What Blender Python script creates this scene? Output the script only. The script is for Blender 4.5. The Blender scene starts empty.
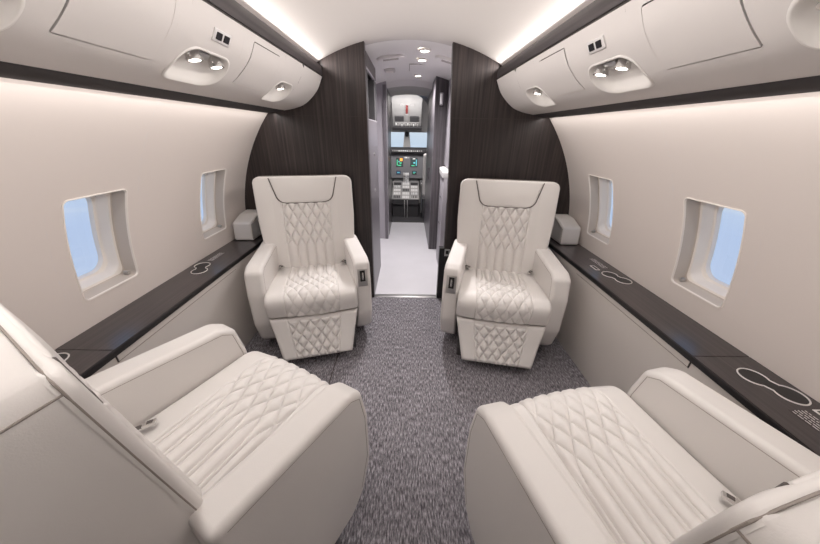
import bpy, bmesh, math, random
from mathutils import Vector, Matrix
random.seed(7)
PI = math.pi
SC = bpy.context.scene
COL = SC.collection
RAD, ZC = 1.256, 0.6          # cabin cross-section: a circle about (0, 0.6)
Y_REAR, Y_BULK = -1.7, 2.26

# ------------------------------------------------------------------ materials
def new_mat(name):
    m = bpy.data.materials.new(name); m.use_nodes = True
    nt = m.node_tree
    return m, nt, nt.nodes['Principled BSDF']

def plain(name, col, rough=0.5, metal=0.0, bump=0.0, scale=200.0, vary=0.0, vscale=3.0, coat=0.0):
    m, nt, b = new_mat(name)
    b.inputs['Base Color'].default_value = (*col, 1)
    b.inputs['Roughness'].default_value = rough
    b.inputs['Metallic'].default_value = metal
    if coat:
        b.inputs['Coat Weight'].default_value = coat
        b.inputs['Coat Roughness'].default_value = 0.12
    tc = nt.nodes.new('ShaderNodeTexCoord')
    if bump:
        n = nt.nodes.new('ShaderNodeTexNoise'); n.inputs['Scale'].default_value = scale
        n.inputs['Detail'].default_value = 3
        bp = nt.nodes.new('ShaderNodeBump'); bp.inputs['Strength'].default_value = bump
        bp.inputs['Distance'].default_value = 0.002
        nt.links.new(tc.outputs['Object'], n.inputs['Vector'])
        nt.links.new(n.outputs['Fac'], bp.inputs['Height'])
        nt.links.new(bp.outputs['Normal'], b.inputs['Normal'])
    if vary:
        n = nt.nodes.new('ShaderNodeTexNoise'); n.inputs['Scale'].default_value = vscale
        n.inputs['Detail'].default_value = 4
        r = nt.nodes.new('ShaderNodeValToRGB')
        r.color_ramp.elements[0].position = 0.3; r.color_ramp.elements[1].position = 0.7
        r.color_ramp.elements[0].color = (*[c * (1 - vary) for c in col], 1)
        r.color_ramp.elements[1].color = (*[min(1, c * (1 + vary)) for c in col], 1)
        nt.links.new(tc.outputs['Object'], n.inputs['Vector'])
        nt.links.new(n.outputs['Fac'], r.inputs['Fac'])
        nt.links.new(r.outputs['Color'], b.inputs['Base Color'])
    return m

def emit(name, col, strength):
    m, nt, b = new_mat(name)
    b.inputs['Base Color'].default_value = (*col, 1)
    b.inputs['Emission Color'].default_value = (*col, 1)
    b.inputs['Emission Strength'].default_value = strength
    return m

def wood(name, scale, dark, light, rough, coat):
    m, nt, b = new_mat(name)
    tc = nt.nodes.new('ShaderNodeTexCoord')
    mp = nt.nodes.new('ShaderNodeMapping'); mp.inputs['Scale'].default_value = scale
    n = nt.nodes.new('ShaderNodeTexNoise'); n.inputs['Scale'].default_value = 1.0
    n.inputs['Detail'].default_value = 6; n.inputs['Roughness'].default_value = 0.65
    n.inputs['Distortion'].default_value = 0.4
    r = nt.nodes.new('ShaderNodeValToRGB')
    e = r.color_ramp.elements
    e[0].position = 0.34; e[0].color = (*dark, 1)
    e[1].position = 0.68; e[1].color = (*light, 1)
    mid = r.color_ramp.elements.new(0.5); mid.color = (*[(a * .6 + c * .4) for a, c in zip(dark, light)], 1)
    nt.links.new(tc.outputs['Object'], mp.inputs['Vector'])
    nt.links.new(mp.outputs['Vector'], n.inputs['Vector'])
    nt.links.new(n.outputs['Fac'], r.inputs['Fac'])
    nt.links.new(r.outputs['Color'], b.inputs['Base Color'])
    b.inputs['Roughness'].default_value = rough
    b.inputs['Coat Weight'].default_value = coat
    b.inputs['Coat Roughness'].default_value = 0.22
    return m

def carpet_mat():
    m, nt, b = new_mat('grey_woven_carpet')
    tc = nt.nodes.new('ShaderNodeTexCoord')
    mp = nt.nodes.new('ShaderNodeMapping'); mp.inputs['Scale'].default_value = (185, 36, 1)
    n = nt.nodes.new('ShaderNodeTexNoise'); n.inputs['Scale'].default_value = 1.0
    n.inputs['Detail'].default_value = 3; n.inputs['Roughness'].default_value = 0.7
    r = nt.nodes.new('ShaderNodeValToRGB'); e = r.color_ramp.elements
    e[0].position = 0.33; e[0].color = (0.070, 0.065, 0.073, 1)
    e[1].position = 0.66; e[1].color = (0.52, 0.495, 0.53, 1)
    mid = e.new(0.5); mid.color = (0.225, 0.212, 0.232, 1)
    v = nt.nodes.new('ShaderNodeTexNoise'); v.inputs['Scale'].default_value = 7
    mx = nt.nodes.new('ShaderNodeMix'); mx.data_type = 'RGBA'; mx.blend_type = 'MULTIPLY'
    mx.inputs[0].default_value = 0.35
    bp = nt.nodes.new('ShaderNodeBump'); bp.inputs['Strength'].default_value = 0.6
    bp.inputs['Distance'].default_value = 0.004
    L = nt.links.new
    L(tc.outputs['Object'], mp.inputs['Vector']); L(mp.outputs['Vector'], n.inputs['Vector'])
    L(tc.outputs['Object'], v.inputs['Vector'])
    L(n.outputs['Fac'], r.inputs['Fac']); L(r.outputs['Color'], mx.inputs[6])
    L(v.outputs['Fac'], mx.inputs[7]); L(mx.outputs[2], b.inputs['Base Color'])
    L(n.outputs['Fac'], bp.inputs['Height']); L(bp.outputs['Normal'], b.inputs['Normal'])
    b.inputs['Roughness'].default_value = 0.95
    b.inputs['Specular IOR Level'].default_value = 0.1
    return m

def glass_mat():
    m = bpy.data.materials.new('clear_window_acrylic'); m.use_nodes = True
    nt = m.node_tree; nt.nodes.clear()
    o = nt.nodes.new('ShaderNodeOutputMaterial'); mx = nt.nodes.new('ShaderNodeMixShader')
    t = nt.nodes.new('ShaderNodeBsdfTransparent'); g = nt.nodes.new('ShaderNodeBsdfGlossy')
    t.inputs['Color'].default_value = (0.97, 0.985, 1, 1); g.inputs['Roughness'].default_value = 0.03
    mx.inputs[0].default_value = 0.05
    nt.links.new(t.outputs[0], mx.inputs[1]); nt.links.new(g.outputs[0], mx.inputs[2])
    nt.links.new(mx.outputs[0], o.inputs[0])
    return m

M = {
 'leather': plain('cream_leather', (0.70, 0.675, 0.655), 0.46, bump=0.12, scale=420, vary=0.03, vscale=2.0),
 'quilt': plain('cream_quilted_leather', (0.72, 0.695, 0.675), 0.45, bump=0.10, scale=420),
 'piping': plain('dark_taupe_piping', (0.10, 0.085, 0.08), 0.6),
 'seam': plain('taupe_stitching', (0.30, 0.265, 0.24), 0.7),
 'wall': plain('cream_sidewall_fabric', (0.735, 0.67, 0.632), 0.6, bump=0.05, scale=300),
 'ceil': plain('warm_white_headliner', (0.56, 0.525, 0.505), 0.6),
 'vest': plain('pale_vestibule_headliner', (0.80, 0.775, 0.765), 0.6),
 'bin': plain('cream_bin_shell', (0.70, 0.665, 0.645), 0.42, bump=0.05, scale=300),
 'panel': plain('greige_side_panel', (0.66, 0.625, 0.595), 0.42, bump=0.05, scale=250),
 'white': plain('white_window_moulding', (0.86, 0.81, 0.76), 0.4),
 'bowl': plain('glossy_white_bowl', (0.82, 0.79, 0.76), 0.3),
 'gap': plain('dark_shadow_gap', (0.05, 0.042, 0.04), 0.8),
 'wood_v': wood('dark_zebrano_upright_grain', (70, 70, 1.6), (0.008, 0.0053, 0.0053), (0.050, 0.035, 0.0335), 0.42, 0.15),
 'wood_y': wood('dark_zebrano_long_grain', (70, 1.6, 70), (0.011, 0.0078, 0.0086), (0.046, 0.034, 0.037), 0.3, 0.6),
 'wood_b': wood('dark_trim_long_grain', (50, 1.2, 50), (0.020, 0.016, 0.017), (0.060, 0.048, 0.050), 0.55, 0.0),
 'valance': plain('matt_dark_valance', (0.035, 0.029, 0.030), 0.85),
 'reveal': plain('greige_window_reveal', (0.56, 0.50, 0.445), 0.5),
 'black': plain('black_plastic', (0.012, 0.011, 0.012), 0.4),
 'chrome': plain('polished_chrome', (0.75, 0.74, 0.73), 0.18, metal=1.0),
 'steel': plain('brushed_nickel', (0.55, 0.54, 0.53), 0.35, metal=1.0),
 'silver_ring': plain('pale_silver_ring', (0.78, 0.76, 0.75), 0.35, metal=0.3),
 'lilac': plain('lilac_grey_laminate', (0.145, 0.133, 0.148), 0.35, vary=0.05, vscale=6),
 'lilac_l': plain('pale_lilac_laminate', (0.36, 0.34, 0.37), 0.35),
 'lilac_d': wood('charcoal_streak_laminate', (60, 60, 1.5), (0.035, 0.03, 0.034), (0.13, 0.115, 0.125), 0.35, 0.2),
 'vinyl': plain('pale_lilac_vinyl', (0.66, 0.645, 0.675), 0.33, vary=0.03, vscale=4),
 'counter': plain('white_counter', (0.85, 0.84, 0.84), 0.3),
 'carpet': carpet_mat(),
 'glass': glass_mat(),
 'lamp': emit('warm_lamp_lens', (1.0, 0.93, 0.84), 9.0),
 'down': emit('downlight_lens', (1.0, 0.96, 0.90), 7.0),
 'cock': plain('cockpit_grey_paint', (0.30, 0.29, 0.285), 0.55, vary=0.08, vscale=9),
 'cock_l': plain('cockpit_pale_grey', (0.58, 0.555, 0.54), 0.55),
 'cock_d': plain('cockpit_charcoal', (0.055, 0.052, 0.055), 0.6),
 'panel_g': plain('instrument_panel_grey', (0.17, 0.165, 0.175), 0.55),
 'red': plain('red_handle', (0.18, 0.03, 0.03), 0.45),
 'scr': emit('dark_screen_glow', (0.012, 0.03, 0.03), 0.6),
 'scr_b': emit('blue_screen_glow', (0.02, 0.045, 0.10), 0.7),
 'g_green': emit('green_screen_symbols', (0.05, 0.42, 0.20), 0.8),
 'g_cyan': emit('cyan_screen_symbols', (0.10, 0.45, 0.50), 0.7),
 'g_orange': emit('orange_screen_symbols', (0.95, 0.36, 0.04), 0.9),
 'g_white': emit('white_screen_symbols', (0.7, 0.7, 0.68), 0.6),
 'print': plain('white_print', (0.62, 0.60, 0.60), 0.5),
}

# ------------------------------------------------------------------ helpers
class MB:
    def __init__(s): s.v = []; s.f = []; s.mi = []
    def add(s, vs, fs, mi=0):
        b = len(s.v); s.v += [tuple(v) for v in vs]
        s.f += [tuple(b + i for i in f) for f in fs]; s.mi += [mi] * len(fs)
    def build(s, name, mats, parent=None, smooth=True, angle=35, recalc=True, weld=True, wn=False):
        me = bpy.data.meshes.new(name); me.from_pydata(s.v, [], s.f)
        if not isinstance(mats, (list, tuple)): mats = [mats]
        for m in mats: me.materials.append(m)
        if len(mats) > 1:
            for p, i in zip(me.polygons, s.mi): p.material_index = i
        bm = bmesh.new(); bm.from_mesh(me)
        if weld: bmesh.ops.remove_doubles(bm, verts=bm.verts, dist=1e-5)
        if recalc: bmesh.ops.recalc_face_normals(bm, faces=bm.faces)
        bm.to_mesh(me); bm.free()
        if smooth:
            for p in me.polygons: p.use_smooth = True
            me.set_sharp_from_angle(angle=math.radians(angle))
        o = bpy.data.objects.new(name, me); COL.objects.link(o)
        if parent is not None: o.parent = parent
        if wn:
            w = o.modifiers.new('normals', 'WEIGHTED_NORMAL'); w.keep_sharp = True; w.weight = 60
        return o
    # --- shapes
    def bm(s, bm, mi=0, mat=None):
        bm.verts.index_update()
        vs = [(mat @ v.co if mat else v.co) for v in bm.verts]
        s.add(vs, [[v.index for v in f.verts] for f in bm.faces], mi); bm.free()
    def box(s, x0, x1, y0, y1, z0, z1, bev=0.0, seg=3, mi=0, mat=None):
        b = bmesh.new(); bmesh.ops.create_cube(b, size=1)
        for v in b.verts:
            v.co = Vector(((x0 + x1) / 2 + v.co.x * (x1 - x0), (y0 + y1) / 2 + v.co.y * (y1 - y0), (z0 + z1) / 2 + v.co.z * (z1 - z0)))
        if bev: bmesh.ops.bevel(b, geom=list(b.edges), offset=bev, segments=seg, affect='EDGES', profile=0.5)
        s.bm(b, mi, mat)
    def prism(s, pts, a0, a1, axis='x', bev=0.0, seg=3, mi=0, mat=None):
        """polygon pts extruded along axis from a0 to a1"""
        def P(a, p):
            if axis == 'x': return Vector((a, p[0], p[1]))
            if axis == 'y': return Vector((p[0], a, p[1]))
            return Vector((p[0], p[1], a))
        b = bmesh.new()
        A = [b.verts.new(P(a0, p)) for p in pts]; B = [b.verts.new(P(a1, p)) for p in pts]
        n = len(pts)
        b.faces.new(A); b.faces.new(B[::-1])
        for i in range(n): b.faces.new([A[i], B[i], B[(i + 1) % n], A[(i + 1) % n]])
        bmesh.ops.recalc_face_normals(b, faces=b.faces)
        if bev: bmesh.ops.bevel(b, geom=list(b.edges), offset=bev, segments=seg, affect='EDGES', profile=0.5)
        s.bm(b, mi, mat)
    def tube(s, pts, r, n=8, closed=False, mi=0, cap=True):
        pts = [Vector(p) for p in pts]; k = len(pts); rings = []
        prev = None
        for i, p in enumerate(pts):
            a = pts[(i - 1) % k] if (closed or i > 0) else p
            c = pts[(i + 1) % k] if (closed or i < k - 1) else p
            t = (c - a).normalized()
            if prev is None:
                ref = Vector((0, 0, 1)) if abs(t.z) < 0.9 else Vector((1, 0, 0))
                u = t.cross(ref).normalized()
            else:
                u = (prev - t * prev.dot(t)).normalized()
            prev = u; w = t.cross(u)
            rings.append([p + (u * math.cos(2 * PI * j / n) + w * math.sin(2 * PI * j / n)) * r for j in range(n)])
        vs = [v for rg in rings for v in rg]; fs = []
        for i in range(k if closed else k - 1):
            for j in range(n):
                a, b_ = i * n + j, i * n + (j + 1) % n
                c, d = ((i + 1) % k) * n + (j + 1) % n, ((i + 1) % k) * n + j
                fs.append((a, b_, c, d))
        if not closed and cap:
            fs.append(tuple(range(n))[::-1]); fs.append(tuple((k - 1) * n + j for j in range(n)))
        s.add(vs, fs, mi)
    def lathe(s, prof, n=24, mi=0, mat=None, cap=True):
        vs = []; fs = []
        for r, z in prof:
            for j in range(n):
                v = Vector((r * math.cos(2 * PI * j / n), r * math.sin(2 * PI * j / n), z))
                vs.append(mat @ v if mat else v)
        for i in range(len(prof) - 1):
            for j in range(n):
                fs.append((i * n + j, i * n + (j + 1) % n, (i + 1) * n + (j + 1) % n, (i + 1) * n + j))
        if cap:
            fs.append(tuple(range(n))[::-1]); fs.append(tuple((len(prof) - 1) * n + j for j in range(n)))
        s.add(vs, fs, mi)
    def grid(s, S, us, vs_, mi=0):
        P = [S(u, v) for u in us for v in vs_]; m = len(vs_)
        s.add(P, [(i * m + j, i * m + j + 1, (i + 1) * m + j + 1, (i + 1) * m + j) for i in range(len(us) - 1) for j in range(m - 1)], mi)

def lin(a, b, n): return [a + (b - a) * i / n for i in range(n + 1)]

def tag(o, label=None, cat=None, group=None, kind=None):
    if label: o['label'] = label
    if cat: o['category'] = cat
    if group: o['group'] = group
    if kind: o['kind'] = kind
    return o

def thing(name, label, cat, loc=(0, 0, 0), rz=0.0, group=None):
    o = bpy.data.objects.new(name, None); COL.objects.link(o)
    o.location = loc; o.rotation_euler = (0, 0, rz); o.empty_display_size = 0.1
    return tag(o, label, cat, group)

def struct(o, label=None): return tag(o, label, kind='structure')

def rrect(u0, u1, v0, v1, r, ne=6, nc=8, square=False):
    """outline of a rounded rectangle; square=True spreads the corner samples along a sharp corner"""
    rr = max(r, 1e-5)
    if square: rr = 0.22 * min(u1 - u0, v1 - v0)
    out = []
    cs = [((u1 - rr, v0 + rr), -PI / 2), ((u1 - rr, v1 - rr), 0), ((u0 + rr, v1 - rr), PI / 2), ((u0 + rr, v0 + rr), PI)]
    corner = [(u1, v0), (u1, v1), (u0, v1), (u0, v0)]
    st = [(u0 + rr, v0), (u1, v0 + rr), (u1 - rr, v1), (u0, v1 - rr)]
    en = [(u1 - rr, v0), (u1, v1 - rr), (u0 + rr, v1), (u0, v0 + rr)]
    for k in range(4):
        for i in range(ne):
            t = i / ne; out.append((st[k][0] + (en[k][0] - st[k][0]) * t, st[k][1] + (en[k][1] - st[k][1]) * t))
        (cu, cv), a0 = cs[k]
        e, nx_ = en[k], st[(k + 1) % 4]
        for i in range(nc):
            t = i / nc
            if square:
                c = corner[k]
                if t < 0.5: q = t * 2; out.append((e[0] + (c[0] - e[0]) * q, e[1] + (c[1] - e[1]) * q))
                else: q = t * 2 - 1; out.append((c[0] + (nx_[0] - c[0]) * q, c[1] + (nx_[1] - c[1]) * q))
            else:
                a = a0 + t * PI / 2; out.append((cu + rr * math.cos(a), cv + rr * math.sin(a)))
    return out

def rings(mb, loops, mi=0, cap=False):
    n = len(loops[0]); vs = [p for lp in loops for p in lp]; fs = []
    for i in range(len(loops) - 1):
        for j in range(n):
            fs.append((i * n + j, i * n + (j + 1) % n, (i + 1) * n + (j + 1) % n, (i + 1) * n + j))
    if cap: fs.append(tuple((len(loops) - 1) * n + j for j in range(n)))
    mb.add(vs, fs, mi)

def holed(mb, S, u0, u1, v0, v1, hole, nr=6, mi=0):
    hu0, hu1, hv0, hv1, r = hole
    A = rrect(hu0, hu1, hv0, hv1, r); B = rrect(u0, u1, v0, v1, 0, square=True)
    loops = []
    for k in range(nr + 1):
        t = k / nr
        loops.append([S(a[0] + (b[0] - a[0]) * t, a[1] + (b[1] - a[1]) * t) for a, b in zip(A, B)])
    rings(mb, loops, mi)

def catmull(pts, n):
    P = [Vector(p) for p in pts]; P = [2 * P[0] - P[1]] + P + [2 * P[-1] - P[-2]]
    out = []
    for i in range(1, len(P) - 2):
        for k in range(n):
            t = k / n; a, b, c, d = P[i - 1], P[i], P[i + 1], P[i + 2]
            out.append(0.5 * ((2 * b) + (c - a) * t + (2 * a - 5 * b + 4 * c - d) * t * t + (3 * b - a - 3 * c + d) * t ** 3))
    out.append(P[-2]); return out

class Curve2:
    """arc-length parametrised smooth plane curve"""
    def __init__(s, pts, n=12, smooth=True):
        s.p = catmull(pts, n) if smooth else [Vector(p) for p in pts]
        s.l = [0.0]
        for a, b in zip(s.p, s.p[1:]): s.l.append(s.l[-1] + (b - a).length)
        s.L = s.l[-1]
    def at(s, d):
        d = min(max(d, 0), s.L)
        for i in range(len(s.l) - 1):
            if d <= s.l[i + 1] or i == len(s.l) - 2:
                t = (d - s.l[i]) / max(1e-9, s.l[i + 1] - s.l[i]); return s.p[i].lerp(s.p[i + 1], t)
    def tan(s, d): return (s.at(d + 0.004) - s.at(d - 0.004)).normalized()

# ------------------------------------------------------------------ cabin shell
def wall_pt(side, s, y, out=0.0):       # s: arc length up the wall from ledge height
    a = s / RAD; r = RAD + out
    return Vector((side * r * math.cos(a), y, ZC + r * math.sin(a)))

S_LO, S_HI = -0.62, RAD * math.radians(61.5)
W0, W1 = RAD * math.asin(0.102 / RAD), RAD * math.asin(0.49 / RAD)    # window sill and head
WIN_Y = [(1.000, 1.247), (1.735, 1.982)]
n_win = 0
for side, nm in ((-1, 'wall_left'), (1, 'wall_right')):
    mb = MB(); S = lambda u, v, sd=side: wall_pt(sd, u, v)
    ycuts = [Y_REAR, -0.5, 0.4]
    y = 0.9
    mb.grid(S, lin(S_LO, S_HI, 40), lin(Y_REAR, 0.9, 6))
    for (a, b) in WIN_Y:
        mb.grid(S, lin(S_LO, S_HI, 40), lin(y, a - 0.06, 2))
        mb.grid(S, lin(S_LO, W0 - 0.06, 16), lin(a - 0.06, b + 0.06, 2))
        mb.grid(S, lin(W1 + 0.06, S_HI, 24), lin(a - 0.06, b + 0.06, 2))
        holed(mb, S, W0 - 0.06, W1 + 0.06, a - 0.06, b + 0.06, (W0, W1, a, b, 0.018))
        y = b + 0.06
    mb.grid(S, lin(S_LO, S_HI, 40), lin(y, Y_BULK + 0.06, 2))
    w = mb.build(nm, M['wall'], recalc=False)
    struct(w)
    for (a, b) in WIN_Y:
        n_win += 1
        fm = MB()
        def loop(ins, r, depth, top=0.0):
            return [wall_pt(side, u, v, depth) for u, v in rrect(W0 + ins, W1 - ins - top, a + ins, b - ins, r)]
        # bright lip standing proud of the wall, then the stepped reveal down to the pane
        rings(fm, [loop(-0.0045, 0.021, 0.001), loop(-0.0045, 0.021, -0.002), loop(-0.001, 0.019, -0.003), loop(0.001, 0.018, -0.001),
                   loop(0.002, 0.018, 0.004)])
        rings(fm, [loop(0.002, 0.018, 0.004), loop(0.009, 0.022, 0.050), loop(0.012, 0.026, 0.052)], 1)
        rings(fm, [loop(0.012, 0.026, 0.052), loop(0.020, 0.040, 0.053),
                   loop(0.023, 0.044, 0.058), loop(0.028, 0.05, 0.092), loop(0.031, 0.052, 0.095), loop(0.039, 0.055, 0.096), loop(0.041, 0.055, 0.102), loop(0.043, 0.055, 0.112)])
        fr = fm.build('window_%d' % n_win, [M['white'], M['reveal']], angle=40)
        struct(fr)
        pm = MB(); lp = loop(0.0425, 0.055, 0.106)
        cen = wall_pt(side, (W0 + W1) / 2, (a + b) / 2, 0.106)
        N_ = len(lp); pm.add(lp + [cen], [(i, (i + 1) % N_, N_) for i in range(N_)])
        pm.build('window_pane', M['glass'], fr, smooth=True)
        # shade pull tab at the lower forward corner
        tm = MB(); c = wall_pt(side, W0 + 0.012, b - 0.022, 0.030)
        tm.box(c.x - 0.012, c.x + 0.012, c.y - 0.006, c.y + 0.006, c.z - 0.006, c.z + 0.012, 0.003)
        tm.build('shade_tab', M['steel'], fr)

# ceiling: same circle over the aisle
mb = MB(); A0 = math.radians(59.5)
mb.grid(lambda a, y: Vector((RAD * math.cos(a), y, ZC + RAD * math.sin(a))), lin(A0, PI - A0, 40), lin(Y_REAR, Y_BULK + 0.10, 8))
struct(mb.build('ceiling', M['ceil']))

mb = MB(); mb.box(-1.16, 1.16, Y_REAR, Y_BULK + 0.005, -0.03, 0.0)
fl = struct(mb.build('floor', M['carpet'], smooth=False))
mb = MB(); mb.box(-0.446, -0.440, 0.9, Y_BULK - 0.01, 0.0, 0.0012)
mb.build('carpet_seam', M['gap'], fl, smooth=False)
mb = MB(); mb.box(-0.6, 0.6, Y_BULK + 0.055, 4.70, -0.03, 0.0)
struct(mb.build('floor_vestibule', M['vinyl'], smooth=False))
mb = MB(); mb.box(-0.284, 0.266, Y_BULK + 0.005, Y_BULK + 0.055, -0.03, 0.004, 0.003)
struct(mb.build('trim_1', M['steel']))
mb = MB()
N = 40
pts = [(RAD * math.cos(a), ZC + RAD * math.sin(a)) for a in lin(-0.5, PI + 0.5, N)]
mb.prism(pts, Y_REAR - 0.05, Y_REAR, 'y')
struct(mb.build('wall_rear', M['wood_v'], smooth=False))

# front bulkheads: dark veneer on either side of the doorway
def bulk_poly(x_in, side):
    a_top = math.acos(abs(x_in) / RAD)
    arc = [(side * RAD * math.cos(a), ZC + RAD * math.sin(a)) for a in lin(-0.497, a_top, 40)]
    return arc + ([(x_in, 0.0)] if side < 0 else [(x_in, 1.80), (0.290, 1.25), (0.298, 0.9), (0.298, 0.0)])
for side, x_in, nm in ((-1, -0.285, 'wall_front_left'), (1, 0.266, 'wall_front_right')):
    mb = MB(); mb.prism(bulk_poly(x_in, side), Y_BULK, Y_BULK + 0.05, 'y')
    w = struct(mb.build(nm, M['wood_v'], smooth=False))
    sm = MB()
    if side > 0: sm.box(x_in + 0.02, 1.0, Y_BULK - 0.0012, Y_BULK + 0.001, 1.408, 1.412)
    else: sm.box(-0.9, x_in - 0.02, Y_BULK - 0.0012, Y_BULK + 0.001, 1.408, 1.410)
    sm.build('panel_joint', M['gap'], w, smooth=False)
    if side > 0:
        sm = MB(); sm.box(0.262, 0.31, Y_BULK - 0.004, Y_BULK + 0.052, 0.004, 0.47, 0.002, 1)
        sm.build('door_pocket', M['black'], w)

# ------------------------------------------------------------------ overhead bins
BP = Curve2([(.562, 1.632), (.605, 1.553), (.684, 1.482), (.759, 1.452), (.838, 1.437)])
def bin_pt(side, s, y, dep=0.0):        # dep > 0 goes into the bin
    p = BP.at(s); t = BP.tan(s); n = Vector((t.y, -t.x))      # candidates for the outward normal
    if n.x > 0: n = -n
    p = p - n * dep
    return Vector((side * p.x, y, p.y))

BEAMS = []
def make_bin(side, label):
    root = thing('overhead_bin', label, 'overhead bin', (0, 0, 0))
    S = lambda u, v: bin_pt(side, u, v)
    L = BP.L
    doors = [(0.703, 0.945), (1.345, 1.585)]
    recs = [(0.405, 0.645), (1.020, 1.262), (1.665, 1.880)]
    mb = MB(); y = Y_REAR
    blocks = sorted([(a, b, 'd') for a, b in doors] + [(a, b, 'r') for a, b in recs])
    for a, b, k in blocks:
        m = 0.018
        mb.grid(S, lin(0, L, 30), lin(y, a - m, 2))
        h = (0.022, 0.200, a, b, 0.008) if k == 'd' else (0.118, 0.256, a, b, 0.058)
        mb.grid(S, lin(0, h[0] - 0.014, 4), lin(a - m, b + m, 4))
        mb.grid(S, lin(h[1] + 0.014, L, 10), lin(a - m, b + m, 4))
        holed(mb, S, h[0] - 0.014, h[1] + 0.014, a - m, b + m, h, nr=4)
        y = b + m
    mb.grid(S, lin(0, L, 30), lin(y, Y_BULK - 0.004, 3))
    # front and rear ends
    for yy in (Y_REAR + 0.002, Y_BULK - 0.004):
        mb.add([bin_pt(side, u, yy) for u in lin(0, L, 30)] + [Vector((side * 0.85, yy, 1.55))], [(i, i + 1, 31) for i in range(30)])
    mb.build('bin_shell', M['bin'], root)
    for a, b in doors:
        dm = MB(); g = 0.0032
        us, vs = lin(0.022 + g, 0.200 - g, 16), lin(a + g, b - g, 4)
        dm.grid(lambda u, v: bin_pt(side, u, v, -0.0012), us, vs)
        rim = [(u, vs[0]) for u in us] + [(us[-1], v) for v in vs[1:]] + [(u, vs[-1]) for u in us[::-1][1:]] + [(us[0], v) for v in vs[::-1][1:-1]]
        rings(dm, [[bin_pt(side, u, v, -0.0012) for u, v in rim], [bin_pt(side, u, v, 0.012) for u, v in rim]])
        door = dm.build('bin_door', M['bin'], root, angle=50)
        gm = MB(); gm.grid(lambda u, v: bin_pt(side, u, v, 0.011), lin(0.020, 0.202, 12), lin(a - 0.003, b + 0.003, 3))
        gm.build('door_gasket', M['gap'], door)
    for ri, (a, b) in enumerate(recs):
        rm = MB()
        def lp(ins, dep, r): return [bin_pt(side, u, v, dep) for u, v in rrect(0.118 + ins, 0.256 - ins, a + ins, b - ins, r)]
        rings(rm, [lp(-0.006, -0.0005, 0.060), lp(-0.003, -0.003, 0.06), lp(0.001, -0.002, 0.058), lp(0.008, 0.010, 0.055), lp(0.018, 0.021, 0.048), lp(0.030, 0.029, 0.038),
                   lp(0.045, 0.034, 0.023), lp(0.062, 0.036, 0.006)], cap=True)
        rec = rm.build('light_recess', M['bowl'], root, angle=60)
        ys = [a + 0.062, b - 0.068] if ri < 2 else [a + 0.075]
        for yy in ys:
            c = bin_pt(side, 0.150, yy, 0.004)
            aim = Vector((-side * 0.16, 0.0, -1)).normalized()
            rot = aim.to_track_quat('Z', 'Y').to_matrix().to_4x4()
            mt = Matrix.Translation(c) @ rot
            lm = MB()
            lm.lathe([(0.012, -0.030), (0.019, -0.022), (0.021, 0.0), (0.023, 0.004), (0.023, 0.009), (0.0185, 0.009)], 24, mat=mt, mi=0)
            lm.lathe([(0.0185, 0.0085), (0.010, 0.0105), (0.002, 0.011)], 24, mat=mt, mi=1)
            lm.tube([c + Vector((0, -0.026, 0.006)), c + Vector((0, 0.026, 0.006))], 0.004)
            lm.build('reading_lamp', [M['chrome'], M['lamp']], rec)
            BEAMS.append((c + aim * 0.016, aim))
        if ri == 1:
            tm = MB(); ym = (a + b) / 2 + (-0.02 if side < 0 else 0.0)
            P = lambda u, v, d: bin_pt(side, u, v, d)
            q = rrect(0.128, 0.150, ym - 0.03, ym + 0.03, 0.004)
            rings(tm, [[P(u, v, 0.020) for u, v in q], [P(u, v, 0.008) for u, v in q], [P(u + (0.139 - u) * .15, v + (ym - v) * .08, 0.007) for u, v in q]], cap=True)
            tm.build('lamp_bracket', M['steel'], rec)
    # two-button switch plate
    q = rrect(0.043, 0.078, 1.104, 1.196, 0.003)
    sm = MB(); rings(sm, [[bin_pt(side, u, v, d) for u, v in q] for d in (0.002, -0.0035)] + [[bin_pt(side, u + (0.0605 - u) * .08, v + (1.15 - v) * .04, -0.0045) for u, v in q]], cap=True)
    pl = sm.build('switch_plate', M['silver_ring'], root)
    for yc in (1.130, 1.170):
        bb = MB(); q = rrect(0.0505, 0.0705, yc - 0.0135, yc + 0.0135, 0.002)
        rings(bb, [[bin_pt(side, u, v, d) for u, v in q] for d in (-0.0035, -0.0062)], cap=True)
        bb.build('switch_button', M['black'], pl)
    # dark veneer fascia above, with the cove behind it
    fm = MB()
    X = lambda x: side * x
    fm.prism([(X(0.562), 1.641), (X(0.560), 1.662), (X(0.562), 1.690), (X(0.565), 1.694), (X(0.571), 1.692), (X(0.573), 1.641)], Y_REAR + 0.004, Y_BULK - 0.004, 'y')
    fm.build('fascia_trim', M['wood_b'], root, angle=50)
    gm = MB(); gm.prism([(X(0.567), 1.630), (X(0.567), 1.643), (X(0.60), 1.643), (X(0.60), 1.630)], Y_REAR + 0.005, Y_BULK - 0.005, 'y')
    gm.build('shadow_gap', M['gap'], root, smooth=False)
    cm = MB(); cm.prism([(X(0.574), 1.643), (X(0.574), 1.652), (X(0.66), 1.652), (X(0.66), 1.643)], Y_REAR + 0.005, Y_BULK - 0.005, 'y')
    cm.build('cove_shelf', M['ceil'], root, smooth=False)
    # dark valance beneath, between bin and side wall
    vm = MB(); vm.prism([(X(0.834), 1.4385), (X(0.838), 1.434), (X(0.930), 1.4215), (X(0.951), 1.4200), (X(0.953), 1.424), (X(0.952), 1.437), (X(0.85), 1.450)], Y_REAR + 0.005, Y_BULK - 0.004, 'y')
    vm.build('valance_trim', M['valance'], root, angle=50)
    return root
make_bin(-1, 'long cream overhead bin along the ceiling above the left cabin wall')
make_bin(1, 'long cream overhead bin along the ceiling above the right cabin wall')

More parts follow.
